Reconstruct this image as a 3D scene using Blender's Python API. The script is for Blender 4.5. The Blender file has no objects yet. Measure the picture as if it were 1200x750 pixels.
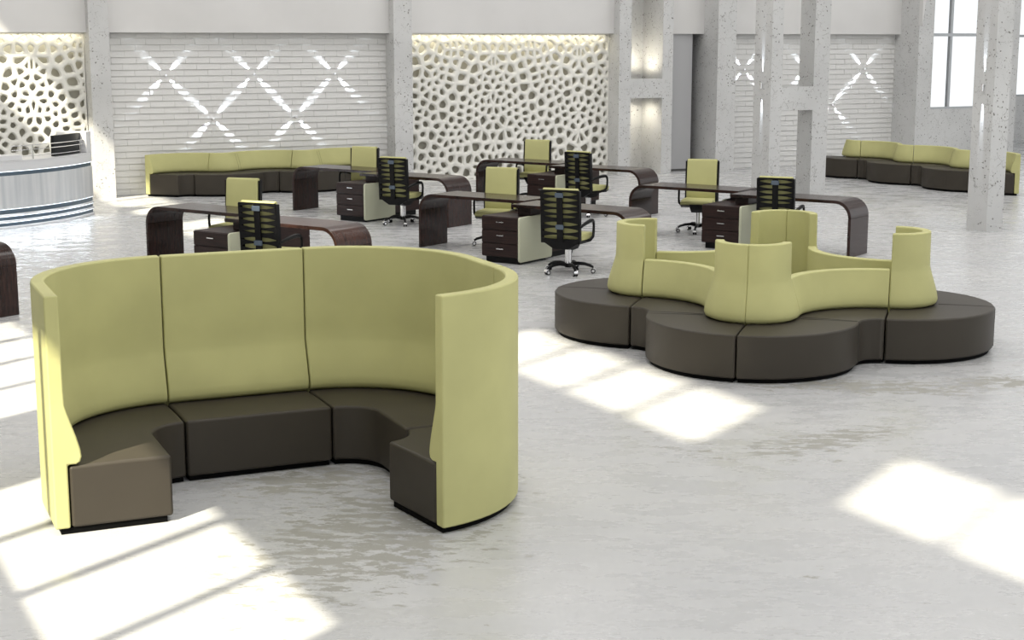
import bpy, bmesh, math, random
from mathutils import Vector, Matrix
random.seed(7)
R = math.radians
scene = bpy.context.scene
COL = scene.collection

# ---------------------------------------------------------------- camera, light, exposure
cam_d = bpy.data.cameras.new('camera')
cam = bpy.data.objects.new('camera', cam_d)
COL.objects.link(cam)
cam.location = (0, 0, 2.8)
cam.rotation_euler = (R(90) - math.atan(327 / 1800), 0, 0)
cam_d.sensor_width = 36
cam_d.lens = 1800 / 1200 * 36
cam_d.clip_end = 300
scene.camera = cam

scene.view_settings.view_transform = 'Standard'
scene.view_settings.look = 'None'
scene.view_settings.gamma = 1
scene.view_settings.use_curve_mapping = False
scene.view_settings.exposure = 0.05

world = bpy.data.worlds.new('world')
scene.world = world
world.use_nodes = True
world.node_tree.nodes['Background'].inputs[0].default_value = (0.96, 0.985, 1.0, 1)
world.node_tree.nodes['Background'].inputs[1].default_value = 1.04

AZ, EL = R(58), R(46)            # the sun's light travels towards azimuth 58 deg, 46 deg down
sd = bpy.data.lights.new('sun', 'SUN')
sd.energy = 10.0
sd.angle = R(1.0)
sd.color = (1.0, 0.93, 0.74)
sun = bpy.data.objects.new('sun', sd)
COL.objects.link(sun)
sun.rotation_euler = Vector((-math.cos(AZ) * math.cos(EL), -math.sin(AZ) * math.cos(EL), math.sin(EL))).to_track_quat('Z', 'Y').to_euler()

WA = R(27)                        # direction of the back wall
WROT = Matrix.Rotation(WA, 4, 'Z')
def WP(u, y, z=0.0):
    return WROT @ Vector((u, y, z))

for k, (u, y) in enumerate(((4, 6), (4, 15), (4, 24), (13, 6), (13, 15), (13, 24), (21, 12), (21, 22), (27, 20))):  # unseen fill lights added overhead for ambient; the last brightens the window wall
    ld = bpy.data.lights.new('overhead_fill', 'AREA')
    ld.shape = 'SQUARE'
    ld.size = 4.0
    ld.energy = 255
    ld.color = (1.0, 0.98, 0.96)
    lo = bpy.data.objects.new('overhead_fill', ld)
    lo.location = WP(u, y, 11.0)
    COL.objects.link(lo)

# ---------------------------------------------------------------- materials
def new_mat(name, color, rough=0.5, metal=0.0, coat=0.0, spec=0.5, emit=None, estr=0):
    m = bpy.data.materials.new(name)
    m.use_nodes = True
    b = m.node_tree.nodes['Principled BSDF']
    b.inputs['Base Color'].default_value = (*color, 1)
    b.inputs['Roughness'].default_value = rough
    b.inputs['Metallic'].default_value = metal
    b.inputs['Coat Weight'].default_value = coat
    b.inputs['Specular IOR Level'].default_value = spec
    if emit:
        b.inputs['Emission Color'].default_value = (*emit, 1)
        b.inputs['Emission Strength'].default_value = estr
    return m

class NT:
    def __init__(self, m):
        self.t = m.node_tree; self.n = self.t.nodes; self.l = self.t.links
        self.b = self.n['Principled BSDF']
    def add(self, t, **kw):
        x = self.n.new(t)
        for k, v in kw.items(): setattr(x, k, v)
        return x
    def coord(self, scale=(1, 1, 1), rot=(0, 0, 0), obj=False):
        tc = self.add('ShaderNodeTexCoord' if obj else 'ShaderNodeNewGeometry')
        mp = self.add('ShaderNodeMapping')
        mp.inputs['Scale'].default_value = scale
        mp.inputs['Rotation'].default_value = rot
        self.l.new(tc.outputs['Object' if obj else 'Position'], mp.inputs['Vector'])
        return mp.outputs[0]
    def noise(self, vec, scale, detail=4, rough=0.5, dist=0.0):
        x = self.add('ShaderNodeTexNoise')
        x.inputs['Scale'].default_value = scale
        x.inputs['Detail'].default_value = detail
        x.inputs['Roughness'].default_value = rough
        x.inputs['Distortion'].default_value = dist
        self.l.new(vec, x.inputs['Vector'])
        return x.outputs['Fac']
    def ramp(self, fac, p0, p1, c0=0.0, c1=1.0):
        x = self.add('ShaderNodeMapRange')
        x.inputs['From Min'].default_value = p0; x.inputs['From Max'].default_value = p1
        x.inputs['To Min'].default_value = c0; x.inputs['To Max'].default_value = c1
        self.l.new(fac, x.inputs['Value'])
        return x.outputs[0]
    def math(self, op, a, b=None):
        x = self.add('ShaderNodeMath', operation=op)
        for i, v in enumerate((a, b)):
            if v is None: continue
            if isinstance(v, (int, float)): x.inputs[i].default_value = v
            else: self.l.new(v, x.inputs[i])
        return x.outputs[0]
    def mix(self, fac, a, b):
        x = self.add('ShaderNodeMix', data_type='RGBA')
        if isinstance(fac, (int, float)): x.inputs[0].default_value = fac
        else: self.l.new(fac, x.inputs[0])
        for i, v in ((6, a), (7, b)):
            if isinstance(v, tuple): x.inputs[i].default_value = (*v, 1)
            else: self.l.new(v, x.inputs[i])
        return x.outputs[2]
    def bump(self, h, strength=0.3, dist=0.01):
        x = self.add('ShaderNodeBump')
        x.inputs['Strength'].default_value = strength
        x.inputs['Distance'].default_value = dist
        self.l.new(h, x.inputs['Height'])
        self.l.new(x.outputs[0], self.b.inputs['Normal'])

def fabric(name, c, rough, var=0.06):
    m = new_mat(name, c, rough, spec=0.25)
    t = NT(m)
    v = t.coord()
    n = t.noise(v, 2.2, 3)
    f = t.noise(v, 260, 2)
    k = t.ramp(n, 0.3, 0.7)
    a = tuple(x * (1 - var) for x in c); b = tuple(min(1, x * (1 + var)) for x in c)
    t.l.new(t.mix(k, a, b), t.b.inputs['Base Color'])
    t.bump(f, 0.25, 0.002)
    return m
GREEN = fabric('green_upholstery', (0.50, 0.487, 0.222), 0.62)
DARK = fabric('dark_leather', (0.047, 0.040, 0.031), 0.5)
BLACK = new_mat('black_plastic', (0.004, 0.004, 0.0045), 0.42, spec=0.18)
FOOT = new_mat('black_foot', (0.004, 0.004, 0.004), 0.7, spec=0.05)
STEEL = new_mat('blue_grey_bracket', (0.10, 0.13, 0.17), 0.35, metal=0.3)
CHROME = new_mat('chrome', (0.85, 0.85, 0.86), 0.12, metal=1.0)
CREAM = new_mat('cream_panel', (0.55, 0.56, 0.42), 0.45)

def wood(name):
    m = new_mat(name, (0.03, 0.014, 0.011), 0.24, coat=0.08, spec=0.30)
    t = NT(m)
    t.b.inputs['Coat Roughness'].default_value = 0.08
    v = t.coord((0.6, 14, 1.0), obj=True)
    n = t.noise(v, 6.0, 5, 0.6, 0.4)
    k = t.ramp(n, 0.35, 0.68)
    t.l.new(t.mix(k, (0.010, 0.005, 0.0045), (0.045, 0.020, 0.015)), t.b.inputs['Base Color'])
    return m
WOOD = wood('dark_wood_veneer')
WOODH = new_mat('dark_wood_drawer', (0.03, 0.014, 0.011), 0.4, spec=0.3)
t = NT(WOODH)
n_ = t.noise(t.coord((0.8, 0.8, 18), obj=True), 5, 5, 0.6, 0.3)
t.l.new(t.mix(t.ramp(n_, 0.35, 0.7), (0.011, 0.005, 0.005), (0.036, 0.016, 0.0125)), t.b.inputs['Base Color'])

def concrete_wall(name, c):
    m = new_mat(name, c, 0.55)
    t = NT(m)
    v = t.coord()
    big = t.noise(v, 0.9, 4)
    base = t.mix(t.ramp(big, 0.3, 0.7), tuple(x * 0.90 for x in c), tuple(min(1, x * 1.06) for x in c))
    w = t.noise(v, 7, 4)
    vd = t.add('ShaderNodeTexVoronoi'); vd.inputs['Scale'].default_value = 15
    vd.inputs['Randomness'].default_value = 1
    mx = t.add('ShaderNodeMix', data_type='VECTOR')
    nz = t.add('ShaderNodeTexNoise'); nz.inputs['Scale'].default_value = 9
    t.l.new(v, nz.inputs['Vector'])
    mx.inputs[0].default_value = 0.06
    t.l.new(v, mx.inputs[4]); t.l.new(nz.outputs['Color'], mx.inputs[5])
    t.l.new(mx.outputs[1], vd.inputs['Vector'])
    pit = t.ramp(vd.outputs['Distance'], 0.13, 0.22, 1.0, 0.0)
    gate = t.ramp(t.noise(v, 3.1, 2), 0.40, 0.52)
    pit = t.math('MULTIPLY', pit, gate)
    ve = t.add('ShaderNodeTexVoronoi', feature='DISTANCE_TO_EDGE'); ve.inputs['Scale'].default_value = 6.5
    t.l.new(mx.outputs[1], ve.inputs['Vector'])
    cr = t.ramp(ve.outputs['Distance'], 0.004, 0.022, 1.0, 0.0)
    cr = t.math('MULTIPLY', cr, t.ramp(t.noise(v, 5.5, 3), 0.52, 0.60))
    both = t.math('MAXIMUM', pit, t.math('MULTIPLY', cr, 0.7))
    v2 = t.add('ShaderNodeTexVoronoi'); v2.inputs['Scale'].default_value = 34
    t.l.new(mx.outputs[1], v2.inputs['Vector'])
    p2 = t.math('MULTIPLY', t.ramp(v2.outputs['Distance'], 0.16, 0.26, 1.0, 0.0), t.ramp(t.noise(v, 6.0, 3), 0.47, 0.56))
    both = t.math('MAXIMUM', both, t.math('MULTIPLY', p2, 0.6))
    t.l.new(t.mix(t.math('MULTIPLY', both, 0.9), base, (0.13, 0.12, 0.11)), t.b.inputs['Base Color'])
    h = t.math('SUBTRACT', t.math('MULTIPLY', w, 0.3), both)
    t.bump(h, 0.5, 0.012)
    return m
CONC = concrete_wall('pitted_concrete', (0.58, 0.58, 0.575))

def floor_mat():
    m = new_mat('worn_polished_concrete', (0.5, 0.5, 0.5), 0.4, spec=0.5)
    t = NT(m)
    v = t.coord()
    vs = t.coord((0.8, 2.0, 1), (0, 0, R(63)))
    cloud = t.noise(v, 0.5, 5)
    c = t.mix(t.ramp(cloud, 0.3, 0.7), (0.475, 0.48, 0.49), (0.53, 0.53, 0.53))
    st = t.noise(vs, 1.6, 9, 0.7)
    c = t.mix(t.math('MULTIPLY', t.ramp(st, 0.50, 0.75), 0.18), c, (0.62, 0.62, 0.62))
    # worn flakes gathered in patches
    zone = t.math('MULTIPLY', t.ramp(t.noise(v, 0.55, 2), 0.56, 0.68), 0.55)
    for cx_, cy_, sx_, sy_, ro_ in ((-0.75, 8.6, 0.95, 1.9, -20), (-1.3, 9.6, 0.9, 0.5, 24), (2.9, 12.35, 1.5, 0.45, -8), (2.2, 10.6, 1.0, 0.35, 30), (4.2, 12.5, 0.9, 0.4, 0)):
        mp = t.add('ShaderNodeMapping', vector_type='TEXTURE')
        mp.inputs['Location'].default_value = (cx_, cy_, 0); mp.inputs['Scale'].default_value = (sx_, sy_, 1); mp.inputs['Rotation'].default_value = (0, 0, R(ro_))
        ge = t.add('ShaderNodeNewGeometry'); t.l.new(ge.outputs['Position'], mp.inputs['Vector'])
        ln = t.add('ShaderNodeVectorMath', operation='LENGTH'); t.l.new(mp.outputs[0], ln.inputs[0])
        zone = t.math('MAXIMUM', zone, t.ramp(ln.outputs['Value'], 0.35, 1.1, 1.0, 0.0))
    fl = t.noise(vs, 6.5, 12, 0.72)
    k = t.ramp(t.math('ADD', fl, t.math("MULTIPLY", zone, 0.18)), 0.652, 0.664)
    c = t.mix(t.math("MULTIPLY", k, 0.75), c, (0.25, 0.24, 0.20))
    # thin scratches
    scr = t.noise(t.coord((0.7, 6, 1), (0, 0, R(63))), 7, 6, 0.7)
    c = t.mix(t.math('MULTIPLY', t.ramp(scr, 0.70, 0.74), 0.10), c, (0.30, 0.30, 0.30))
    t.l.new(c, t.b.inputs['Base Color'])
    r1 = t.ramp(t.noise(vs, 2.4, 8, 0.7), 0.40, 0.60, 0.19, 0.39)
    t.l.new(t.math('MAXIMUM', r1, t.math('MULTIPLY', k, 0.6)), t.b.inputs['Roughness'])
    h = t.math('ADD', t.math('MULTIPLY', t.noise(v, 30, 6, 0.6), 0.35), t.math('MULTIPLY', t.noise(vs, 5, 8, 0.65), 0.15))
    h = t.math('SUBTRACT', h, t.math('MULTIPLY', k, 0.3))
    t.bump(h, 0.35, 0.008)
    return m
FLOOR = floor_mat()
PLASTER = new_mat('grey_plaster', (0.66, 0.65, 0.64), 0.6)
t = NT(PLASTER)
t.l.new(t.mix(t.ramp(t.noise(t.coord(), 0.8, 3), 0.3, 0.7), (0.62, 0.61, 0.60), (0.68, 0.67, 0.66)), t.b.inputs['Base Color'])
CEIL = new_mat('ceiling_white', (0.75, 0.75, 0.75), 0.7)
WHITEB = new_mat('white_brick', (0.66, 0.655, 0.64), 0.5)
t = NT(WHITEB)
n_ = t.noise(t.coord(), 26, 5)
t.bump(n_, 0.35, 0.006)
LATT = new_mat('white_lattice', (0.78, 0.77, 0.72), 0.5)
BACKING = new_mat('beige_backing', (0.62, 0.60, 0.52), 0.7)
DOORG = new_mat('grey_panel', (0.42, 0.42, 0.43), 0.4)
DARKGAP = new_mat('dark_recess', (0.10, 0.10, 0.10), 0.6)
FRAME = new_mat('window_frame_grey', (0.42, 0.44, 0.46), 0.4)
GLOSSW = new_mat('gloss_white', (0.62, 0.63, 0.64), 0.18, coat=0.5)
t = NT(GLOSSW)
n_ = t.noise(t.coord((7, 7, 0.35)), 1.3, 4)
t.l.new(t.mix(t.ramp(n_, 0.3, 0.7), (0.50, 0.52, 0.54), (0.70, 0.70, 0.70)), t.b.inputs['Base Color'])
MATW = new_mat('desk_white', (0.66, 0.66, 0.67), 0.35)
STRIP = new_mat('blue_grey_strip', (0.11, 0.15, 0.19), 0.3, metal=0.4)
LED = new_mat('led_strip', (0.9, 0.95, 1), 0.5, emit=(0.85, 0.93, 1.0), estr=2.2)
GLASSBLK = new_mat('black_glass', (0.014, 0.015, 0.016), 0.3, spec=0.3)
GLASS = new_mat('clear_glass', (1, 1, 1), 0.02)
GLASS.node_tree.nodes['Principled BSDF'].inputs['Transmission Weight'].default_value = 1.0
GLASS.node_tree.nodes['Principled BSDF'].inputs['IOR'].default_value = 1.1

# ---------------------------------------------------------------- mesh helpers
def link(name, bm, mat, parent=None, bevel=0.0, seg=2, smooth=True, ang=35, bang=40):
    bmesh.ops.recalc_face_normals(bm, faces=bm.faces)
    if smooth:
        for f in bm.faces: f.smooth = True
        lim = R(ang)
        for e in bm.edges:
            if len(e.link_faces) == 2 and e.calc_face_angle(0) > lim: e.smooth = False
    me = bpy.data.meshes.new(name)
    bm.to_mesh(me); bm.free()
    me.materials.append(mat)
    o = bpy.data.objects.new(name, me)
    COL.objects.link(o)
    if parent: o.parent = parent
    if bevel:
        b = o.modifiers.new('bevel', 'BEVEL')
        b.width = bevel; b.segments = seg; b.limit_method = 'ANGLE'; b.angle_limit = R(bang)
        b.harden_normals = True
    return o

def box(bm, x0, x1, y0, y1, z0, z1, M=None):
    vs = []
    for x, y, z in ((x0, y0, z0), (x1, y0, z0), (x1, y1, z0), (x0, y1, z0), (x0, y0, z1), (x1, y0, z1), (x1, y1, z1), (x0, y1, z1)):
        p = Vector((x, y, z))
        vs.append(bm.verts.new(M @ p if M else p))
    for f in ((0, 3, 2, 1), (4, 5, 6, 7), (0, 1, 5, 4), (1, 2, 6, 5), (2, 3, 7, 6), (3, 0, 4, 7)):
        bm.faces.new([vs[i] for i in f])

def mbox(*a, M=None):
    bm = bmesh.new(); box(bm, *a, M=M); return bm

def prism(bm, poly, z0, z1, axis='z'):
    def P(a, b, c):
        return {'z': (a, b, c), 'y': (a, c, b), 'x': (c, a, b)}[axis]
    lo = [bm.verts.new(P(x, y, z0)) for x, y in poly]
    hi = [bm.verts.new(P(x, y, z1)) for x, y in poly]
    n = len(poly)
    bm.faces.new(lo); bm.faces.new(hi)
    for i in range(n):
        bm.faces.new((lo[i], lo[(i + 1) % n], hi[(i + 1) % n], hi[i]))

def tube(bm, pts, r, n=8, caps=True, sx=1.0):
    pts = [Vector(p) for p in pts]
    rings = []
    up = Vector((0, 0, 1))
    prevx = None
    for i, p in enumerate(pts):
        d = (pts[min(i + 1, len(pts) - 1)] - pts[max(i - 1, 0)]).normalized()
        if prevx is None:
            x = d.cross(up)
            if x.length < 1e-3: x = d.cross(Vector((0, 1, 0)))
        else:
            x = prevx - d * prevx.dot(d)
        x.normalize(); prevx = x
        y = d.cross(x)
        rr = r[i] if isinstance(r, (list, tuple)) else r
        rings.append([bm.verts.new(p + x * math.cos(2 * math.pi * k / n) * rr * sx + y * math.sin(2 * math.pi * k / n) * rr) for k in range(n)])
    for a, b in zip(rings, rings[1:]):
        for k in range(n):
            bm.faces.new((a[k], a[(k + 1) % n], b[(k + 1) % n], b[k]))
    if caps:
        bm.faces.new(rings[0]); bm.faces.new(rings[-1])

def cyl(bm, c, r, z0, z1, n=20, r1=None):
    r1 = r if r1 is None else r1
    a = [bm.verts.new((c[0] + r * math.cos(2 * math.pi * k / n), c[1] + r * math.sin(2 * math.pi * k / n), z0)) for k in range(n)]
    b = [bm.verts.new((c[0] + r1 * math.cos(2 * math.pi * k / n), c[1] + r1 * math.sin(2 * math.pi * k / n), z1)) for k in range(n)]
    bm.faces.new(a); bm.faces.new(b)
    for k in range(n): bm.faces.new((a[k], a[(k + 1) % n], b[(k + 1) % n], b[k]))

def empty(name, loc=(0, 0, 0), rz=0.0):
    o = bpy.data.objects.new(name, None)
    o.empty_display_size = 0.1
    o.location = loc; o.rotation_euler = (0, 0, rz)
    COL.objects.link(o)
    return o

def tag(o, label, cat, group=None, kind=None):
    o['label'] = label; o['category'] = cat
    if group: o['group'] = group
    if kind: o['kind'] = kind
    return o

def struct(name, bm, mat, wall=True, label=None, **kw):
    o = link(name, bm, mat, **kw)
    if wall: o.rotation_euler = (0, 0, WA)
    o['kind'] = 'structure'
    if label: o['label'] = label
    return o

def copy_tree(o, parent=None):
    c = o.copy(); COL.objects.link(c)
    if parent: c.parent = parent
    for ch in list(o.children): copy_tree(ch, c)
    return c

# ---------------------------------------------------------------- the setting (wall frame: x = along the back wall, y = away)
# floor
bm = bmesh.new()
box(bm, -6, 48, -8, 46, -0.10, 0.0)
struct('floor', bm, FLOOR, smooth=False)
# ceiling
struct('ceiling', mbox(-1.7, 48, -3.5, 46, 11.25, 11.45), CEIL, smooth=False)

# left wall with two rows of tall windows (out of frame, it lets the sun in)
UW = -1.5
Z = (3.22, 4.84, 8.99, 10.30)
def vw(w): return -(w + 0.9)       # position of a window edge along the left wall
wins = [(vw(b), vw(a)) for a, b in ((-3.6, 0.10), (-9.0, -5.22), (-14.5, -10.75), (-19.9, -16.1), (-26.2, -21.4), (-31.6, -27.9))]
bm = bmesh.new()
box(bm, UW - 0.06, UW, -3.5, 36, 0, Z[0]); box(bm, UW - 0.06, UW, -3.5, 36, Z[1], Z[2]); box(bm, UW - 0.06, UW, -3.5, 36, Z[3], 11.25)
edges = [-3.5] + [e for w in wins for e in w] + [36]
for zz in ((Z[0], Z[1]), (Z[2], Z[3])):
    for i in range(0, len(edges), 2):
        box(bm, UW - 0.06, UW, edges[i], edges[i + 1], *zz)
struct('wall_left', bm, PLASTER, smooth=False)
wn = 3
for (a, b) in wins:
    for zz in ((Z[0], Z[1]), (Z[2], Z[3])):
        bm = bmesh.new()
        for k in (1, 2, 3):
            y = a + (b - a) * k / 4
            box(bm, UW - 0.05, UW - 0.01, y - 0.050, y + 0.050, *zz)
        struct('window_%d' % wn, bm, FRAME, smooth=False); wn += 1

TOPZ = 5.2
# back wall core behind everything
YB = 28.40
struct('wall_back', mbox(-1.5, 24.6, 29.3, 29.5, 0, 11.25), PLASTER, smooth=False)

def brick_wall(name, u0, u1, label):
    bm = bmesh.new()
    rows = 26; h = 2.96 / rows; L = 0.455; g = 0.003
    box(bm, u0, u1, YB + 0.026, YB + 0.10, 0, 2.96)
    rnd = random.Random(3)
    for r in range(rows):
        off = (r % 2) * L / 2 + rnd.uniform(-0.04, 0.04)
        x = u0 - off
        while x < u1:
            a, b = max(x, u0), min(x + L - g, u1)
            if b - a > 0.03:
                z0, z1 = r * h, (r + 1) * h - g
                d0, d1, d2, d3 = (rnd.uniform(0.0, 0.007) for _ in range(4))
                y = YB
                fv = [(a, y + d0, z0 + .004), (b, y + d1, z0 + .004), (b, y + d2 + 0.014, z1), (a, y + d3 + 0.014, z1)]
                bv = [(a, YB + 0.05, z0), (b, YB + 0.05, z0), (b, YB + 0.05, z1), (a, YB + 0.05, z1)]
                F = [bm.verts.new(p) for p in fv]; B = [bm.verts.new(p) for p in bv]
                bm.faces.new(F)
                for i in range(4): bm.faces.new((F[i], B[i], B[(i + 1) % 4], F[(i + 1) % 4]))
            x += L
    return struct(name, bm, WHITEB, smooth=False, label=label)
brick_wall('wall_brick_left', 6.10, 11.75, 'white painted brick wall behind the wavy sofa')
brick_wall('wall_brick_right', 19.40, 24.60, 'white painted brick wall behind the tall portal')

# plaster band above
struct('wall_upper', mbox(-1.5, 16.80, YB - 0.17, YB - 0.02, 2.95, TOPZ + 6), PLASTER, smooth=False, label='smooth grey band above the brick and lattice walls')
struct('wall_upper_right', mbox(18.113, 24.6, YB - 0.17, YB - 0.02, 2.95, TOPZ + 6), PLASTER, smooth=False, label='smooth grey band above the right brick wall')

# perforated lattice panels
def clip(poly, px, py, nx, ny):
    out = []
    n = len(poly)
    for i in range(n):
        a, b = poly[i], poly[(i + 1) % n]
        da = (a[0] - px) * nx + (a[1] - py) * ny
        db = (b[0] - px) * nx + (b[1] - py) * ny
        if da <= 0: out.append(a)
        if (da < 0 < db) or (db < 0 < da):
            t_ = da / (da - db)
            out.append((a[0] + (b[0] - a[0]) * t_, a[1] + (b[1] - a[1]) * t_))
    return out

def ray_hit(poly, c, th):
    dx, dy = math.cos(th), math.sin(th)
    best = None
    n = len(poly)
    for i in range(n):
        a, b = poly[i], poly[(i + 1) % n]
        ex, ey = b[0] - a[0], b[1] - a[1]
        den = dx * ey - dy * ex
        if abs(den) < 1e-9: continue
        t_ = ((a[0] - c[0]) * ey - (a[1] - c[1]) * ex) / den
        s_ = ((a[0] - c[0]) * dy - (a[1] - c[1]) * dx) / den
        if t_ > 0 and -1e-6 <= s_ <= 1 + 1e-6 and (best is None or t_ < best): best = t_
    return best or 0.01

def lattice(name, u0, u1, axis, label, z1=2.95):
    rnd = random.Random(11)
    T = 2.0
    base = []
    tries = 0
    while tries < 9000 and len(base) < 260:
        tries += 1
        x, z = rnd.uniform(0.0, T), rnd.uniform(-0.1, z1 + 0.1)
        md = 0.13 if math.sin(x * 5.1 + z * 3.7) > 0.1 else 0.19
        if all((x - a) ** 2 + (z - b) ** 2 > md * md for a, b in base) and x > 0.055 and x < T - 0.055: base.append((x, z))
    for k in range(9): base.append((0.0, 0.2 + k * 0.36)); base.append((T, 0.05 + k * 0.36))
    seeds = set()
    k0 = math.floor((u0 - axis) / T) - 1
    for k in range(k0, k0 + 6):
        for x, z in base:
            xx = axis + k * T + (x if k % 2 == 0 else T - x)
            if u0 - 0.3 < xx < u1 + 0.3: seeds.add((round(xx, 4), round(z, 4)))
    seeds = list(seeds)
    bm = bmesh.new()
    yf = YB + 0.02
    for (sx, sz) in seeds:
        if not (u0 - 0.25 < sx < u1 + 0.25): continue
        poly = [(u0, 0), (u1, 0), (u1, z1), (u0, z1)]
        near = sorted(((x - sx) ** 2 + (z - sz) ** 2, x, z) for x, z in seeds if abs(x - sx) < 0.6 and abs(z - sz) < 0.6)[1:22]
        for d, x, z in near:
            if d < 1e-6: continue
            poly = clip(poly, (x + sx) / 2, (z + sz) / 2, x - sx, z - sz)
            if len(poly) < 3: break
        if len(poly) < 3: continue
        q = []
        for p in poly:
            if not q or math.dist(p, q[-1]) > 1e-4: q.append(p)
        if len(q) > 2 and math.dist(q[0], q[-1]) < 1e-4: q.pop()
        poly = q
        if len(poly) < 3: continue
        A = 0; cx = cz = 0
        for i in range(len(poly)):
            a, b = poly[i], poly[(i + 1) % len(poly)]
            cr = a[0] * b[1] - b[0] * a[1]; A += cr
            cx += (a[0] + b[0]) * cr; cz += (a[1] + b[1]) * cr
        if abs(A) < 1e-5: continue
        cx /= 3 * A; cz /= 3 * A
        c = (cx, cz)
        size = math.sqrt(abs(A) / 2)
        f = max(0.25, 1 - 0.058 / max(size, 0.07)) * rnd.uniform(0.80, 1.06)
        hole = [(cx + (p[0] - cx) * f, cz + (p[1] - cz) * f) for p in poly]
        for _ in range(2):
            h2 = []
            for i in range(len(hole)):
                a, b = hole[i], hole[(i + 1) % len(hole)]
                h2.append((a[0] * .75 + b[0] * .25, a[1] * .75 + b[1] * .25)); h2.append((a[0] * .25 + b[0] * .75, a[1] * .25 + b[1] * .75))
            hole = h2
        ths = sorted(set([round(math.atan2(p[1] - cz, p[0] - cx), 5) for p in poly] + [round(-math.pi + 2 * math.pi * k / 12 + 0.013, 5) for k in range(12)]))
        rings = [[], [], [], []]
        for th in ths:
            ro = ray_hit(poly, c, th); rh = min(ray_hit(hole, c, th), ro * 0.97)
            ex, ez = math.cos(th), math.sin(th)
            for ring, rr, yy in ((0, ro, yf), (1, rh + (ro - rh) * 0.30, yf + 0.002), (2, rh, yf + 0.014), (3, rh * 0.80, yf + 0.065)):
                rings[ring].append(bm.verts.new((cx + ex * rr, yy, cz + ez * rr)))
        n = len(ths)
        for a, b in zip(rings, rings[1:]):
            for i in range(n): bm.faces.new((a[i], a[(i + 1) % n], b[(i + 1) % n], b[i]))
    o = struct(name, bm, LATT, label=label, ang=38)
    # plain backing board behind the holes
    struct(name + '_backing', mbox(u0, u1, YB + 0.22, YB + 0.28, 0, z1), BACKING, smooth=False)
    return o
lattice('wall_lattice_left', 2.0, 5.86, 4.94, 'white lattice wall panel with organic holes behind the reception desk')
lattice('wall_lattice_middle', 12.05, 16.78, 14.06, 'white lattice wall panel with organic holes behind the desks')

# warm strip lamps hidden above the lattice panels
def area_lamp(u, y, z, sx, sy, e, color, rot):
    ld = bpy.data.lights.new('cove_lamp', 'AREA')
    ld.shape = 'RECTANGLE'; ld.size = sx; ld.size_y = sy; ld.energy = e; ld.color = color
    o = bpy.data.objects.new('cove_lamp', ld)
    o.matrix_world = WROT @ Matrix.Translation((u, y, z)) @ rot
    COL.objects.link(o)
area_lamp(14.4, YB - 0.05, 2.92, 4.5, 0.05, 5, (1, 0.9, 0.62), Matrix.Rotation(R(12), 4, 'X'))
area_lamp(4.0, YB - 0.05, 2.92, 3.6, 0.05, 4.5, (1, 0.9, 0.62), Matrix.Rotation(R(12), 4, 'X'))
area_lamp(14.4, YB + 0.15, 2.93, 4.5, 0.08, 12, (1, 0.93, 0.75), Matrix())
area_lamp(4.0, YB + 0.15, 2.93, 3.6, 0.08, 9, (1, 0.93, 0.75), Matrix())

# columns and portals
def column(name, u0, u1, y0, y1, label):
    bm = mbox(u0, u1, y0, y1, 0, 11.2)
    return struct(name, bm, CONC, smooth=False, label=label)
column('wall_pier', 5.873, 6.225, 28.0, 29.3, 'pitted concrete pier beside the reception desk')
column('wall_pier', 11.696, 12.082, 28.0, 29.3, 'pitted concrete pier between the brick and lattice walls')
def portal(name, posts, y0, y1s, z0, z1, label, lower=None):
    bm = bmesh.new()
    (a0, a1), (b0, b1) = posts
    # one joined frame: posts, cross beam
    box(bm, a0, a1, y0, y1s[0], 0, 11.2)
    box(bm, b0, b1, y0, y1s[1], 0, 11.2)
    box(bm, a1, b0, y0, y0 + 0.30, z0, z1)
    return struct(name, bm, CONC, smooth=False, label=label)
portal('wall_portal_back', ((16.784, 17.075), (17.856, 18.113)), 28.0, (29.3, 29.3), 1.61, 2.01, 'pitted concrete portal with two lit niches in the back wall')
struct('wall_niche', mbox(17.075, 17.856, 28.80, 28.9, 0, 11.2), CONC, smooth=False)
portal('wall_portal_front', ((16.258, 16.494), (17.177, 17.514)), 22.0, (22.5, 22.42), 1.60, 2.01, 'free-standing pitted concrete portal of two posts and a cross beam')
struct('wall_panel', mbox(18.30, 18.80, 28.30, 28.42, 0.05, 11.2), DOORG, smooth=False, label='smooth grey panel beside the lit niches')
struct('baseboard_panel', mbox(18.12, 18.80, 28.32, 28.45, 0.0, 0.05), DARKGAP, smooth=False)
struct('wall_gap', mbox(18.12, 19.05, 28.95, 29.0, 0, 2.96), DARKGAP, smooth=False)
column('wall_pier', 19.052, 19.526, 27.7, 29.0, 'thick pitted concrete pier left of the right brick wall')
column('wall_column', 16.608, 16.925, 17.05, 17.47, 'free-standing concrete column at the right edge with an up-and-down light')
# warm lamps on the cross beam of the back portal
for z, up, e in ((2.07, 1, 26), (1.55, -1, 22)):
    ld = bpy.data.lights.new('niche_lamp', 'SPOT'); ld.energy = e * 1.2; ld.spot_size = R(165); ld.spot_blend = 1.0
    ld.color = (1, 0.92, 0.74); ld.shadow_soft_size = 0.08
    lo = bpy.data.objects.new('niche_lamp', ld); lo.location = WP(17.52, 28.42, z)
    lo.rotation_euler = (WROT.to_3x3() @ Vector((0.10, 0.05, up))).to_track_quat('-Z', 'Y').to_euler()
    COL.objects.link(lo)

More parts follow.
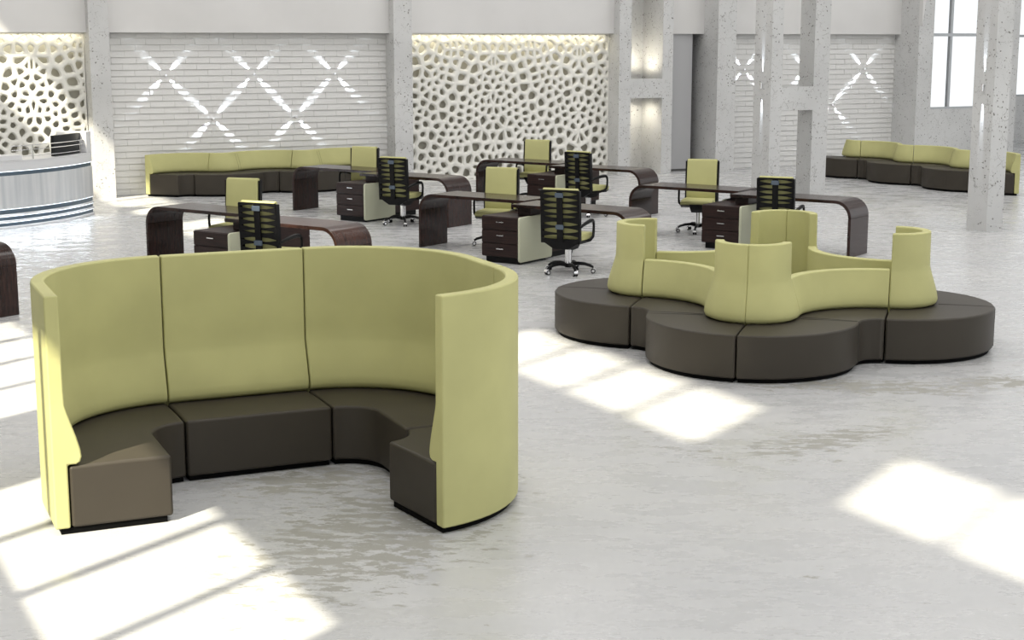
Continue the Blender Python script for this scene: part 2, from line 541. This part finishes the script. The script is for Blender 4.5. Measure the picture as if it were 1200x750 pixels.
# window wall at the right
YW = 27.6
U0, U1 = 24.51, 27.6
w0, w1, wz0 = 24.948, 26.431, 1.24
bm = bmesh.new()
box(bm, U0, w0, YW, YW + 1.0, 0, 11.2)
box(bm, w1, U1, YW, YW + 0.16, 0, 11.2)
box(bm, w0, w1, YW, YW + 0.16, 0, wz0)
box(bm, w0, w1, YW, YW + 0.16, 7.2, 11.2)
struct('wall_window_side', bm, CONC, smooth=False, label='pitted concrete wall with the tall window')
def window(name, a, b, y, z0, z1, mull, bars):
    e = empty(name, (0, 0, 0), WA); e['kind'] = 'structure'
    bm = bmesh.new()
    fr = 0.045
    box(bm, a, a + fr * .5, y, y + .08, z0, z1); box(bm, b - fr * .5, b, y, y + .08, z0, z1)
    box(bm, a, b, y - .002, y + .08, z0, z0 + fr)
    box(bm, mull - fr * .75, mull + fr * .75, y - .004, y + .08, z0, z1)
    for zb in bars: box(bm, a, b, y - .008, y + .085, zb - .035, zb + .035)
    o = link('window_frame', bm, FRAME, e, smooth=False); o['kind'] = 'structure'
    o = link('window_glass', mbox(a, b, y + .04, y + .046, z0, z1), GLASS, e, smooth=False); o['kind'] = 'structure'
window('window_1', w0, w1, YW + 0.05, wz0, 7.2, 25.53, (2.94, 4.7))
# a second, farther stretch of the window wall
bm = bmesh.new()
box(bm, 32.3, 32.97, 33, 33.4, 0, 11.2); box(bm, 32.97, 38, 33, 33.4, 0, 1.24); box(bm, 36, 38, 33, 33.4, 1.24, 11.2)
prism(bm, [(27.6, 28.6), (27.35, 28.6), (32.3, 33.4), (32.3, 33.0)], 0, 11.2)
struct('wall_window_far', bm, CONC, smooth=False)
window('window_2', 32.97, 36, 33.1, 1.24, 8, 34.3, (2.94, 5.0))
# sloping brace at the corner of the plaster band
bm = bmesh.new()
prism(bm, [(24.50, 3.15), (24.62, 3.9), (25.2, 6.2), (24.7, 6.2), (24.50, 4.1)], 27.50, 27.62, axis='y')
struct('trim_1', bm, PLASTER, smooth=False)

# ---------------------------------------------------------------- swept modular sofas
def path(start, heading, segs, step=R(6)):
    """list of runs; each run = list of (x, y, nx, ny); n points from the seat front to the back (left of travel)."""
    x, y = start; h = R(heading)
    runs = []
    cur = [(x, y, -math.sin(h), math.cos(h))]
    marks = []
    for s in segs:
        if s[0] == 'L':
            x += math.cos(h) * s[1]; y += math.sin(h) * s[1]
            cur.append((x, y, -math.sin(h), math.cos(h)))
        elif s[0] == 'C':
            r, ang = s[1], R(s[2])       # ang > 0 turns left (convex front), < 0 turns right (concave front)
            sg = 1 if ang > 0 else -1
            cx, cy = x - math.sin(h) * r * sg, y + math.cos(h) * r * sg
            n = max(1, int(round(abs(ang) / step)))
            for k in range(1, n + 1):
                hh = h + ang * k / n
                px, py = cx + math.sin(hh) * r * sg, cy - math.cos(hh) * r * sg
                cur.append((px, py, -math.sin(hh), math.cos(hh)))
            x, y = cur[-1][0], cur[-1][1]; h += ang
        elif s[0] == '|':                  # module seam
            runs.append((cur, s[1] if len(s) > 1 else None)); cur = [cur[-1]]
    runs.append((cur, None))
    return runs

def trim(pts, g):
    p = [Vector((a[0], a[1])) for a in pts]
    out = list(pts)
    d = (p[1] - p[0]).normalized(); q = p[0] + d * g; out[0] = (q.x, q.y, pts[0][2], pts[0][3])
    d = (p[-2] - p[-1]).normalized(); q = p[-1] + d * g; out[-1] = (q.x, q.y, pts[-1][2], pts[-1][3])
    return out

def sweep(bm, pts, sec):
    rings = [[bm.verts.new((x + nx * o, y + ny * o, z)) for o, z in sec] for x, y, nx, ny in pts]
    n = len(sec)
    for a, b in zip(rings, rings[1:]):
        for i in range(n): bm.faces.new((a[i], a[(i + 1) % n], b[(i + 1) % n], b[i]))
    bm.faces.new(rings[0]); bm.faces.new(rings[-1])

SH = 0.405
def seat_sec(): return [(0.0, 0.036), (0.0, SH), (0.30, SH + 0.002), (0.585, SH - 0.003), (0.585, 0.036)]
def back_sec(top):
    s = [(0.592, 0.036), (0.592, 0.412), (0.545, 0.412), (0.520, 0.425), (0.511, 0.455), (0.517, 0.50), (0.535, 0.57), (0.560, 0.65), (0.583, 0.725), (0.592, 0.765)]
    if top < 0.8:
        s = [(o + (0.0 if z < 0.7 else 0.0), z) for o, z in s[:-1]] + [(0.590, top)]
    else:
        s += [(0.594, 0.85), (0.596, top)]
    return s + [(0.678, top), (0.678, 0.036)]
def base_sec(): return [(0.035, 0.0), (0.035, 0.0355), (0.645, 0.0355), (0.645, 0.0)]

SEAM_D = new_mat('seat_stitching', (0.022, 0.018, 0.014), 0.6)
SEAM_G = new_mat('back_stitching', (0.30, 0.29, 0.13), 0.7)
def turns(pts, lobes):
    """indices where the front changes from hollow to bulge, and the middle of a full lobe"""
    hd = [math.atan2(b[1] - a[1], b[0] - a[0]) for a, b in zip(pts, pts[1:])]
    dl = [(b - a + math.pi) % (2 * math.pi) - math.pi for a, b in zip(hd, hd[1:])]
    out = []
    for i in range(1, len(dl)):
        if dl[i - 1] * dl[i] < 0 or (abs(dl[i - 1]) < 1e-3) != (abs(dl[i]) < 1e-3): out.append(i + 1)
    if lobes and len(pts) > 28 and not out: out.append(len(pts) // 2)
    return [i for i in out if 3 < i < len(pts) - 4]
def stitch(owner, pts, idx, sec, mat):
    for i in idx:
        x, y, nx, ny = pts[i]
        bm = bmesh.new()
        tube(bm, [(x + nx * o, y + ny * o, z) for o, z in sec], 0.0035, 5)
        link('stitching', bm, mat, owner)
def seat_run(root, pts):
    seat = link('seat', (lambda b: (sweep(b, trim(pts, .005), seat_sec()), b)[1])(bmesh.new()), DARK, root, bevel=0.020, seg=3)
    stitch(seat, pts, turns(pts, True), [(-0.0005, 0.04), (-0.0005, SH - 0.02), (0.006, SH - 0.006), (0.02, SH - 0.0005), (0.30, SH + 0.002), (0.50, SH)], SEAM_D)
    link('plinth', (lambda b: (sweep(b, trim(pts, .02), base_sec()), b)[1])(bmesh.new()), FOOT, root)
def back_run(root, pts, top):
    bk = link('backrest', (lambda b: (sweep(b, trim(pts, .004), back_sec(top)), b)[1])(bmesh.new()), GREEN, root, bevel=0.012, seg=3, bang=50, ang=50)
    if top < 1.2: stitch(bk, pts, turns(pts, False), [(o - 0.0003, z) for o, z in back_sec(top)[3:-3]], SEAM_G)

# --- booth
booth = empty('booth_sofa', (-1.98, 10.51, 0), R(24))
tag(booth, 'large round booth sofa, tall pale green shell around a dark seat, nearest the camera', 'sofa')
for pts, _ in path((-0.74, -1.62), 90, [('L', .54), ('C', .25, -90), ('|',), ('L', .98), ('|',), ('C', .25, -90), ('L', .50), ('|',), ('C', .25, -82)]):
    seat_run(booth, pts); back_run(booth, pts, 1.395)

# --- four-lobed island sofa
island = empty('island_sofa', (2.44, 14.45, 0), R(-16.5))
tag(island, 'four-lobed island sofa with curved pale green backs in the middle and dark round seats', 'sofa')
RC, RV = 0.21, 0.93
prog = [('C', RV, 90), ('|', 'F'), ]
def island_runs():
    # F tip -> right corner | right lobe | corner -> B tip | B tip -> corner | left lobe | corner -> F tip
    st = (0.0, -1.14 - RV)
    return path(st, 0, [('C', RV, 90), ('C', RC, -90), ('|',), ('C', RV, 180), ('|',), ('C', RC, -90), ('C', RV, 90), ('|',),
                        ('C', RV, 90), ('C', RC, -90), ('|',), ('C', RV, 180), ('|',), ('C', RC, -90), ('C', RV, 90)])
for i, (pts, _) in enumerate(island_runs()):
    seat_run(island, pts)
# island backs: high on the lobes, low in the hollows, one mesh per module
def two_backs(root, pts, k, hi_first):
    a, b = pts[:k + 1], pts[k:]
    bm = bmesh.new()
    if hi_first:
        sweep(bm, trim(a, .0), back_sec(1.083)); sweep(bm, trim(b, .004), back_sec(0.757))
    else:
        sweep(bm, trim(a, .004), back_sec(0.757)); sweep(bm, trim(b, .0), back_sec(1.083))
    link('backrest', bm, GREEN, root, bevel=0.012, seg=3, bang=50, ang=50)
for i, (pts, _) in enumerate(island_runs()):
    n = len(pts)
    if n > 2 and i in (1, 4): back_run(island, pts, 1.083)
    elif i in (0, 3): two_backs(island, pts, 15, True)
    else: two_backs(island, pts, 15, False)

# --- long wavy sofa by the back wall
wave = empty('wavy_sofa', (-6.06, 27.88, 0), R(27))
tag(wave, 'long low wavy green and dark sofa against the white brick wall at the left', 'sofa', )
segs = [('C', RC, -90), ('|',)]
for k in range(2): segs += [('C', RV, 90), ('C', RC, -90), ('|',)]
segs = segs[:-1]
for pts, _ in path((0, 0), 45, segs):
    seat_run(wave, pts); back_run(wave, pts, 0.755)

# --- long wavy sofa by the window
wave2 = empty('wavy_sofa', (7.10, 31.63, 0), R(-63))
tag(wave2, 'long low wavy green and dark sofa below the tall window at the right', 'sofa')
# travel starts one lobe before the first seam
h0 = 90 - 180
st = (0, RV * math.sqrt(2))   # the leading lobe turns left and ends at the first seam (0, 0)
segs = [('C', RV, 90), ('|',)]
for k in range(2): segs += [('C', RC, -90), ('C', RV, 90), ('|',)]
segs += [('C', RC, -90), ('L', .12)]
for i, (pts, _) in enumerate(path((-RV * math.sqrt(2), 0), -45, segs)):
    seat_run(wave2, pts)
    back_run(wave2, pts, 0.755)

# ---------------------------------------------------------------- desks
def make_desk(loc, rot, label):
    """local frame: x along the desk towards its waterfall leg, y across; origin = centre of the pair"""
    d = empty('desk', loc, rot)
    tag(d, label, 'desk', 'waterfall desks')
    T0, T1 = -0.52, 0.08
    L, RR, TH, HT = 1.81, 0.23, 0.042, 0.745
    out = [(0.05, HT), (L - RR, HT)]
    for k in range(1, 13):
        a = R(90 - 90 * k / 12)
        out.append((L - RR + RR * math.cos(a), HT - RR + RR * math.sin(a)))
    inn = [(0.05, HT - TH), (L - RR, HT - TH)]
    for k in range(1, 13):
        a = R(90 - 90 * k / 12)
        inn.append((L - RR + (RR - TH) * math.cos(a), HT - RR + (RR - TH) * math.sin(a)))
    bm = bmesh.new()
    sec = out + inn[::-1]
    lo = [bm.verts.new((x, T0, z)) for x, z in sec]; hi = [bm.verts.new((x, T1, z)) for x, z in sec]
    n = len(sec); m_ = len(out)
    for k in range(n): bm.faces.new((lo[k], lo[(k + 1) % n], hi[(k + 1) % n], hi[k]))
    for V in (lo, hi):
        for k in range(m_ - 1): bm.faces.new((V[k], V[k + 1], V[n - 2 - k], V[n - 1 - k]))
    link('desktop', bm, WOOD, d, bevel=0.004, seg=1)
    link('leg', mbox(L - TH, L, T0, T1, 0, HT - RR - 0.001), WOOD, d, bevel=0.004, seg=1)
    link('support_block', mbox(0.07, 0.27, -0.40, -0.12, 0.601, HT - TH - 0.001), WOODH, d, bevel=0.004, seg=1)
    return d

def make_pedestal(loc, rot, label):
    p = empty('drawer_pedestal', loc, rot)
    tag(p, label, 'cabinet', 'drawer pedestals under the desks')
    x0, x1, y0, y1 = -0.27, 0.295, -0.70, -0.06
    link('body', mbox(x0, x1, y0, y1, 0.08, 0.60), WOODH, p, bevel=0.004, seg=1)
    link('plinth', mbox(x0 + 0.04, x1, y0 + 0.03, y1 - 0.02, 0.0, 0.079), BLACK, p)
    for k in range(3):
        z0 = 0.088 + k * 0.171
        dr = link('drawer', mbox(x0 + 0.004, x1 - 0.002, y0 - 0.02, y0 - 0.001, z0, z0 + 0.164), WOODH, p, bevel=0.003, seg=1)
        bm = bmesh.new()
        xc = (x0 + x1) / 2 + 0.02; zc = z0 + 0.10
        box(bm, xc - 0.055, xc + 0.055, y0 - 0.047, y0 - 0.036, zc - 0.006, zc + 0.006)
        box(bm, xc - 0.055, xc - 0.045, y0 - 0.04, y0 - 0.0205, zc - 0.005, zc + 0.005)
        box(bm, xc + 0.045, xc + 0.055, y0 - 0.04, y0 - 0.0205, zc - 0.005, zc + 0.005)
        link('handle', bm, CHROME, dr, bevel=0.002, seg=1)
    # cream side panel with rounded corners
    def rr(a0, a1, b0, b1, r):
        pts = []
        for cx, cy, s in ((a1 - r, b1 - r, 0), (a0 + r, b1 - r, 90), (a0 + r, b0 + r, 180), (a1 - r, b0 + r, 270)):
            for k in range(5):
                a = R(s + 90 * k / 4); pts.append((cx + r * math.cos(a), cy + r * math.sin(a)))
        return pts
    bm = bmesh.new()
    prism(bm, rr(y0 - 0.02, 0.02, 0.03, 0.605, 0.035), x1 + 0.001, x1 + 0.035, axis='x')
    o = link('side_panel', bm, CREAM, p, bevel=0.006, seg=2); o['label'] = 'cream side panel'
    return p

def shift(c, ds): return (c[0] + ds * math.cos(R(-35)), c[1] + ds * math.sin(R(-35)))
stations = [
    ('A', shift((-3.06, 18.42), -0.09), 'nearest the booth sofa'),
    ('B', shift((-2.11, 24.69), -0.05), 'by the left wavy sofa'),
    ('C', shift((.30, 20.02), -0.07), 'between booth and island sofa'),
    ('D', shift((.845, 26.27), 0.05), 'farthest back by the lattice wall'),
    ('E', shift((3.15, 21.45), 0.10), 'behind the island sofa'),
    ('F', shift((-6.70, 16.74), 0.06), ''),
]
DR = R(-35)
for key, c, where in stations:
    loc = (c[0], c[1], 0)
    if key == 'F':
        make_desk(loc, DR, 'rounded dark wood desk end at the left edge, in front of the reception desk')
        continue
    make_desk(loc, DR, 'dark desk with rounded leg at its right end, ' + where)
    make_desk(loc, DR + math.pi, 'dark desk with rounded leg at its left end, ' + where)
    make_pedestal(loc, DR, 'dark pedestal showing three drawers and cream side, ' + where)
    make_pedestal(loc, DR + math.pi, 'rear dark pedestal, mostly hidden, ' + where)

# ---------------------------------------------------------------- office chairs (face +y)
def make_chair():
    ch = empty('office_chair')
    # seat
    bm = bmesh.new()
    prism(bm, [(-0.22, 0.425), (0.20, 0.41), (0.25, 0.425), (0.265, 0.455), (0.245, 0.485), (0.18, 0.50), (-0.22, 0.495)], -0.235, 0.235, axis='x')
    link('seat', bm, GREEN, ch, bevel=0.02, seg=3)
    # pan
    bm = bmesh.new()
    prism(bm, [(-0.25, 0.43), (-0.20, 0.36), (-0.08, 0.30), (0.08, 0.30), (0.20, 0.37), (0.275, 0.425), (0.28, 0.44), (0.20, 0.408), (-0.22, 0.423)], -0.10, 0.10, axis='x')
    prism(bm, [(-0.25, 0.425), (-0.20, 0.39), (0.18, 0.385), (0.272, 0.425), (0.20, 0.408), (-0.22, 0.423)], -0.235, 0.235, axis='x')
    link('seat_pan', bm, BLACK, ch, bevel=0.004, seg=1)
    # backrest cushion, slightly reclined, rolled over the top
    bm = bmesh.new()
    prism(bm, [(-0.205, 0.47), (-0.245, 0.47), (-0.285, 1.02), (-0.315, 1.035), (-0.318, 1.055), (-0.285, 1.066), (-0.255, 1.06), (-0.238, 1.03), (-0.195, 0.62), (-0.188, 0.54)], -0.222, 0.222, axis='x')
    link('backrest', bm, GREEN, ch, bevel=0.008, seg=2)
    # back frame: rails and bars with lens shaped openings
    bm = bmesh.new()
    def yb(z): return -0.262 - (z - 0.47) * 0.075
    for s in (-1, 1):
        prism(bm, [(yb(.40) - .03, .40), (yb(.40) + .03, .40), (yb(1.03) + .045, 1.035), (yb(1.03) - .02, 1.035)], s * 0.226, s * 0.250, axis='x')
    rows = [0.43, 0.515, 0.60, 0.685, 0.755, 0.825, 0.895, 0.965, 1.035]
    hw = 0.24
    for i, z in enumerate(rows):
        N = 12
        amp = 0.026
        lo_ = [(-hw + 2 * hw * k / N) for k in range(N + 1)]
        def tk(x, up):
            edge = (abs(x) / hw) ** 2.6
            base = 0.011 + amp * edge
            if i == 3: base += 0.012
            if i == 0 and not up: base = 0.03
            if i == len(rows) - 1 and up: base = 0.010
            return base
        poly = [(x, z - tk(x, False)) for x in lo_] + [(x, z + tk(x, True)) for x in lo_[::-1]]
        y_ = yb(z) - 0.012
        prism(bm, poly, y_ - 0.014, y_ + 0.006, axis='y')
    link('back_frame', bm, BLACK, ch)
    bm = bmesh.new()
    prism(bm, [(yb(.42) - .045, .42), (yb(.42) - .02, .42), (yb(1.03) - .02, 1.03), (yb(1.03) - .035, 1.03)], -0.038, 0.038, axis='x')
    sp = link('spine', bm, BLACK, ch)
    for z in (0.60, 0.985):
        b2 = mbox(-0.052, 0.052, yb(z) - 0.055, yb(z) - 0.034, z - 0.028, z + 0.028)
        link('bracket', b2, STEEL, sp, bevel=0.004, seg=1)
    # lower back shell
    bm = bmesh.new()
    prism(bm, [(-0.24, 0.45), (0.24, 0.45), (0.23, 0.41), (0.15, 0.36), (0.09, 0.325), (-0.09, 0.325), (-0.15, 0.36), (-0.23, 0.41)], -0.275, -0.225, axis='y')
    link('lower_shell', bm, BLACK, ch, bevel=0.006, seg=1)
    # arms
    for s in (-1, 1):
        bm = bmesh.new()
        x = s * 0.275
        pts = [(s * 0.245, -0.26, 0.60), (s * 0.262, -0.20, 0.625), (x, -0.10, 0.645), (x, 0.02, 0.655), (x, 0.10, 0.65), (x, 0.135, 0.625), (x, 0.145, 0.58), (x, 0.14, 0.50), (x, 0.12, 0.45), (s * 0.262, 0.06, 0.415), (s * 0.20, 0.02, 0.395)]
        tube(bm, pts, [.016, .02, .024, .025, .022, .018, .017, .018, .02, .02, .02], 8, sx=0.9)
        link('armrest', bm, BLACK, ch)
    # lift
    bm = bmesh.new()
    cyl(bm, (0, 0), 0.042, 0.10, 0.31, 20); 
    link('gas_lift', bm, CHROME, ch)
    bm = bmesh.new()
    cyl(bm, (0, 0), 0.045, 0.075, 0.125, 16)
    for k in range(5):
        a = R(72 * k + 90)
        ca, sa = math.cos(a), math.sin(a)
        prof = [(0.03, 0.105, .024), (0.12, 0.122, .022), (0.20, 0.116, .020), (0.27, 0.095, .017), (0.305, 0.075, .014)]
        tube(bm, [(ca * r_, sa * r_, z_) for r_, z_, _ in prof], [w_ for *_, w_ in prof], 8)
    base = link('star_base', bm, BLACK, ch)
    for k in range(5):
        a = R(72 * k + 90)
        c_ = Vector((math.cos(a) * 0.305, math.sin(a) * 0.305, 0.03))
        bm = bmesh.new()
        ax = Vector((-math.sin(a), math.cos(a), 0))
        for s in (-1, 1):
            tube(bm, [c_ + ax * s * 0.006, c_ + ax * s * 0.026], 0.029, 12)
        tube(bm, [c_, c_ + Vector((0, 0, 0.045))], 0.008, 6)
        wq = link('caster', bm, BLACK, base)
        bm = bmesh.new()
        for s in (-1, 1): tube(bm, [c_ + ax * s * 0.0262, c_ + ax * s * 0.028], 0.018, 12)
        bm2 = bm
        tube(bm2, [c_ + Vector((math.cos(a), math.sin(a), 0)) * 0.010 + Vector((0, 0, 0.018)) - ax * 0.024, c_ + Vector((math.cos(a), math.sin(a), 0)) * 0.010 + Vector((0, 0, 0.018)) + ax * 0.024], 0.024, 10)
        link('caster_cap', bm2, CHROME, base)
    return ch
proto = make_chair()
chairs = [  # x, y, heading faced
    (-2.68, 17.17, 66, 'swivel chair with black slatted back to the camera, nearest the booth sofa'),
    (-1.69, 23.72, 64, 'swivel chair with black slatted back to the camera, nearest the left wavy sofa'),
    (0.69, 18.64, 68, 'swivel chair with black slatted back to the camera, between booth and island sofa'),
    (1.24, 24.95, 52, 'swivel chair with black slatted back to the camera, farthest back by the lattice'),
    (3.56, 20.28, 66, 'swivel chair with black slatted back to the camera, behind the island sofa'),
    (-3.55, 19.52, -108, 'swivel chair with green front to the camera, behind the desk nearest the booth'),
    (-2.55, 25.52, -108, 'swivel chair with green front to the camera, before the left wavy sofa'),
    (-0.22, 21.22, -106, 'swivel chair with green front to the camera, in the middle, below the lattice'),
    (0.38, 27.32, -106, 'swivel chair with green front to the camera, farthest back, touching the lattice in view'),
    (2.77, 22.72, -106, 'swivel chair with green front to the camera, rightmost, below the concrete portal'),
]
for i, (x, y, h, lab) in enumerate(chairs):
    c = proto if i == 0 else copy_tree(proto)
    c.location = (x, y, 0.0); c.rotation_euler = (0, 0, R(h - 90))
    tag(c, lab, 'chair', 'office chairs at the desks')

# ---------------------------------------------------------------- reception desk
rc = empty('reception_desk', (-10.436, 25.324, 0))
tag(rc, 'curved white reception desk with blue-grey light bands at the left edge', 'counter')
RO = 3.585
A0, A1 = R(-75), R(-3)
def arc_block(bm, r0, r1, a0, a1, z0, z1, n=40):
    sec = [(r0, z0), (r1, z0), (r1, z1), (r0, z1)]
    rings = []
    for k in range(n + 1):
        a = a0 + (a1 - a0) * k / n
        rings.append([bm.verts.new((r_ * math.cos(a), r_ * math.sin(a), z_)) for r_, z_ in sec])
    for p, q in zip(rings, rings[1:]):
        for i in range(4): bm.faces.new((p[i], p[(i + 1) % 4], q[(i + 1) % 4], q[i]))
    bm.faces.new(rings[0]); bm.faces.new(rings[-1])
bm = bmesh.new(); arc_block(bm, RO - 0.55, RO - 0.06, A0, A1, 0.0, 0.93)
link('body', bm, MATW, rc)
bands = [(0.0, 0.040), (0.100, 0.130), (0.190, 0.225), (0.298, 0.80), (0.865, 1.0)]
for z0, z1 in bands:
    bm = bmesh.new(); arc_block(bm, RO - 0.07, RO, A0, A1, z0, z1)
    link('front_panel', bm, GLOSSW if z1 - z0 > .3 else MATW, rc, bevel=0.006, seg=2)
for z0, z1 in ((0.040, 0.100), (0.130, 0.190), (0.225, 0.298), (0.80, 0.865)):
    bm = bmesh.new(); arc_block(bm, RO - 0.058, RO - 0.02, A0, A1, z0 + 0.001, z1 - 0.007)
    st_ = link('light_strip', bm, STRIP, rc)
    bm = bmesh.new(); arc_block(bm, RO - 0.058, RO - 0.012, A0, A1, z1 - 0.007, z1 - 0.001)
    link('led', bm, LED, st_)
bm = bmesh.new(); arc_block(bm, RO - 0.70, RO + 0.005, A0, A1, 1.0, 1.02)
link('countertop', bm, MATW, rc, bevel=0.004, seg=1)
# raised end with black screen, raised ledge at the left
bm = bmesh.new(); arc_block(bm, RO - 0.50, RO, A1 - R(3.4), A1, 1.021, 1.36, 6)
link('end_panel', bm, MATW, rc, bevel=0.01, seg=2)
bm = bmesh.new(); arc_block(bm, RO - 0.17, RO - 0.10, A1 - R(17), A1 - R(3.45), 1.021, 1.345, 10)
link('black_screen', bm, GLASSBLK, rc, bevel=0.004, seg=1)
bm = bmesh.new(); arc_block(bm, RO - 0.30, RO, A0, R(-33), 1.021, 1.10)
link('ledge', bm, MATW, rc, bevel=0.006, seg=2)
bm = bmesh.new()
for z in (1.07, 1.17, 1.235):
    tube(bm, [((RO - 0.05) * math.cos(a), (RO - 0.05) * math.sin(a), z) for a in [R(-35.5) + (A1 - R(3) - R(-35.5)) * k / 20 for k in range(21)]], 0.006, 6)
for a in (R(-29), R(-9)):
    tube(bm, [((RO - 0.05) * math.cos(a), (RO - 0.05) * math.sin(a), 1.02), ((RO - 0.05) * math.cos(a), (RO - 0.05) * math.sin(a), 1.245)], 0.013, 8)
link('rail', bm, CHROME, rc)
# lamp under the desk front (cool glow on the floor)
for a in (-62, -50, -38, -26, -14):
    ld = bpy.data.lights.new('desk_glow', 'AREA'); ld.shape = 'RECTANGLE'; ld.size = 0.7; ld.size_y = 0.04; ld.energy = 2.6; ld.color = (0.85, 0.93, 1)
    lo = bpy.data.objects.new('desk_glow', ld)
    p = Vector((-10.436 + (RO + 0.03) * math.cos(R(a)), 25.324 + (RO + 0.03) * math.sin(R(a)), 0.28))
    dirv = Vector((math.cos(R(a)) * 0.9, math.sin(R(a)) * 0.9, -0.6))
    lo.location = p; lo.rotation_euler = dirv.to_track_quat('-Z', 'Y').to_euler()
    COL.objects.link(lo)

# ---------------------------------------------------------------- wall lights with four beams
def beam(p, d, e, size=R(17)):
    ld = bpy.data.lights.new('beam', 'SPOT')
    ld.energy = e; ld.spot_size = size; ld.spot_blend = 0.45; ld.color = (0.82, 0.90, 1.0); ld.shadow_soft_size = 0.005
    o = bpy.data.objects.new('beam', ld)
    o.location = p; o.rotation_euler = Vector(d).to_track_quat('-Z', 'Y').to_euler()
    COL.objects.link(o)
fix = [(7.31, 2.18, 'upper left of the left brick wall'), (8.991, 2.19, 'upper middle of the left brick wall'), (10.607, 2.18, 'upper right of the left brick wall'),
       (8.172, 1.37, 'lower left of the left brick wall'), (9.798, 1.37, 'lower right of the left brick wall'),
       (20.235, 2.18, 'left end of right brick wall'), (23.604, 2.17, 'top right of right brick wall'), (22.716, 1.36, 'lower one on right brick wall'),
       (21.95, 2.17, 'seen through the concrete portal')]
for u, z, where in fix:
    bm = bmesh.new()
    prism(bm, [(0.020 * math.cos(R(a)), 0.020 * math.sin(R(a))) for a in range(0, 360, 30)], 0.0, 0.06, axis='y')
    o = link('wall_light', bm, CHROME, None)
    o.location = WP(u, YB - 0.05, z); o.rotation_euler = (0, 0, WA)
    tag(o, 'small metal wall light throwing crossed beams, ' + where, 'wall light', 'wall lights on the brick walls')
    for sx, sz in ((1, 1), (1, -1), (-1, 1), (-1, -1)):
        q = WP(u + sx * 0.020, YB - 0.032, z + sz * 0.020)
        dv = WROT.to_3x3() @ Vector((sx, 0.26, sz))
        beam(q, dv, 90, R(21))
# up-and-down lights on the two free-standing columns' left faces
for (u, y, z, lab) in ((16.258, 22.25, 2.03, 'small up-and-down light on the left post of the concrete portal'), (16.608, 17.26, 2.12, 'small up-and-down light on the column at the right edge')):
    bm = bmesh.new(); cyl(bm, (0, 0), 0.022, -0.05, 0.05, 12)
    o = link('column_light', bm, CHROME, None); o.location = WP(u - 0.0225, y, z); o.rotation_euler = (0, 0, WA)
    tag(o, lab, 'wall light')
    for s in (1, -1):
        beam(WP(u - 0.035, y, z + s * 0.06), WROT.to_3x3() @ Vector((0.10, 0, s)), 90, R(11))
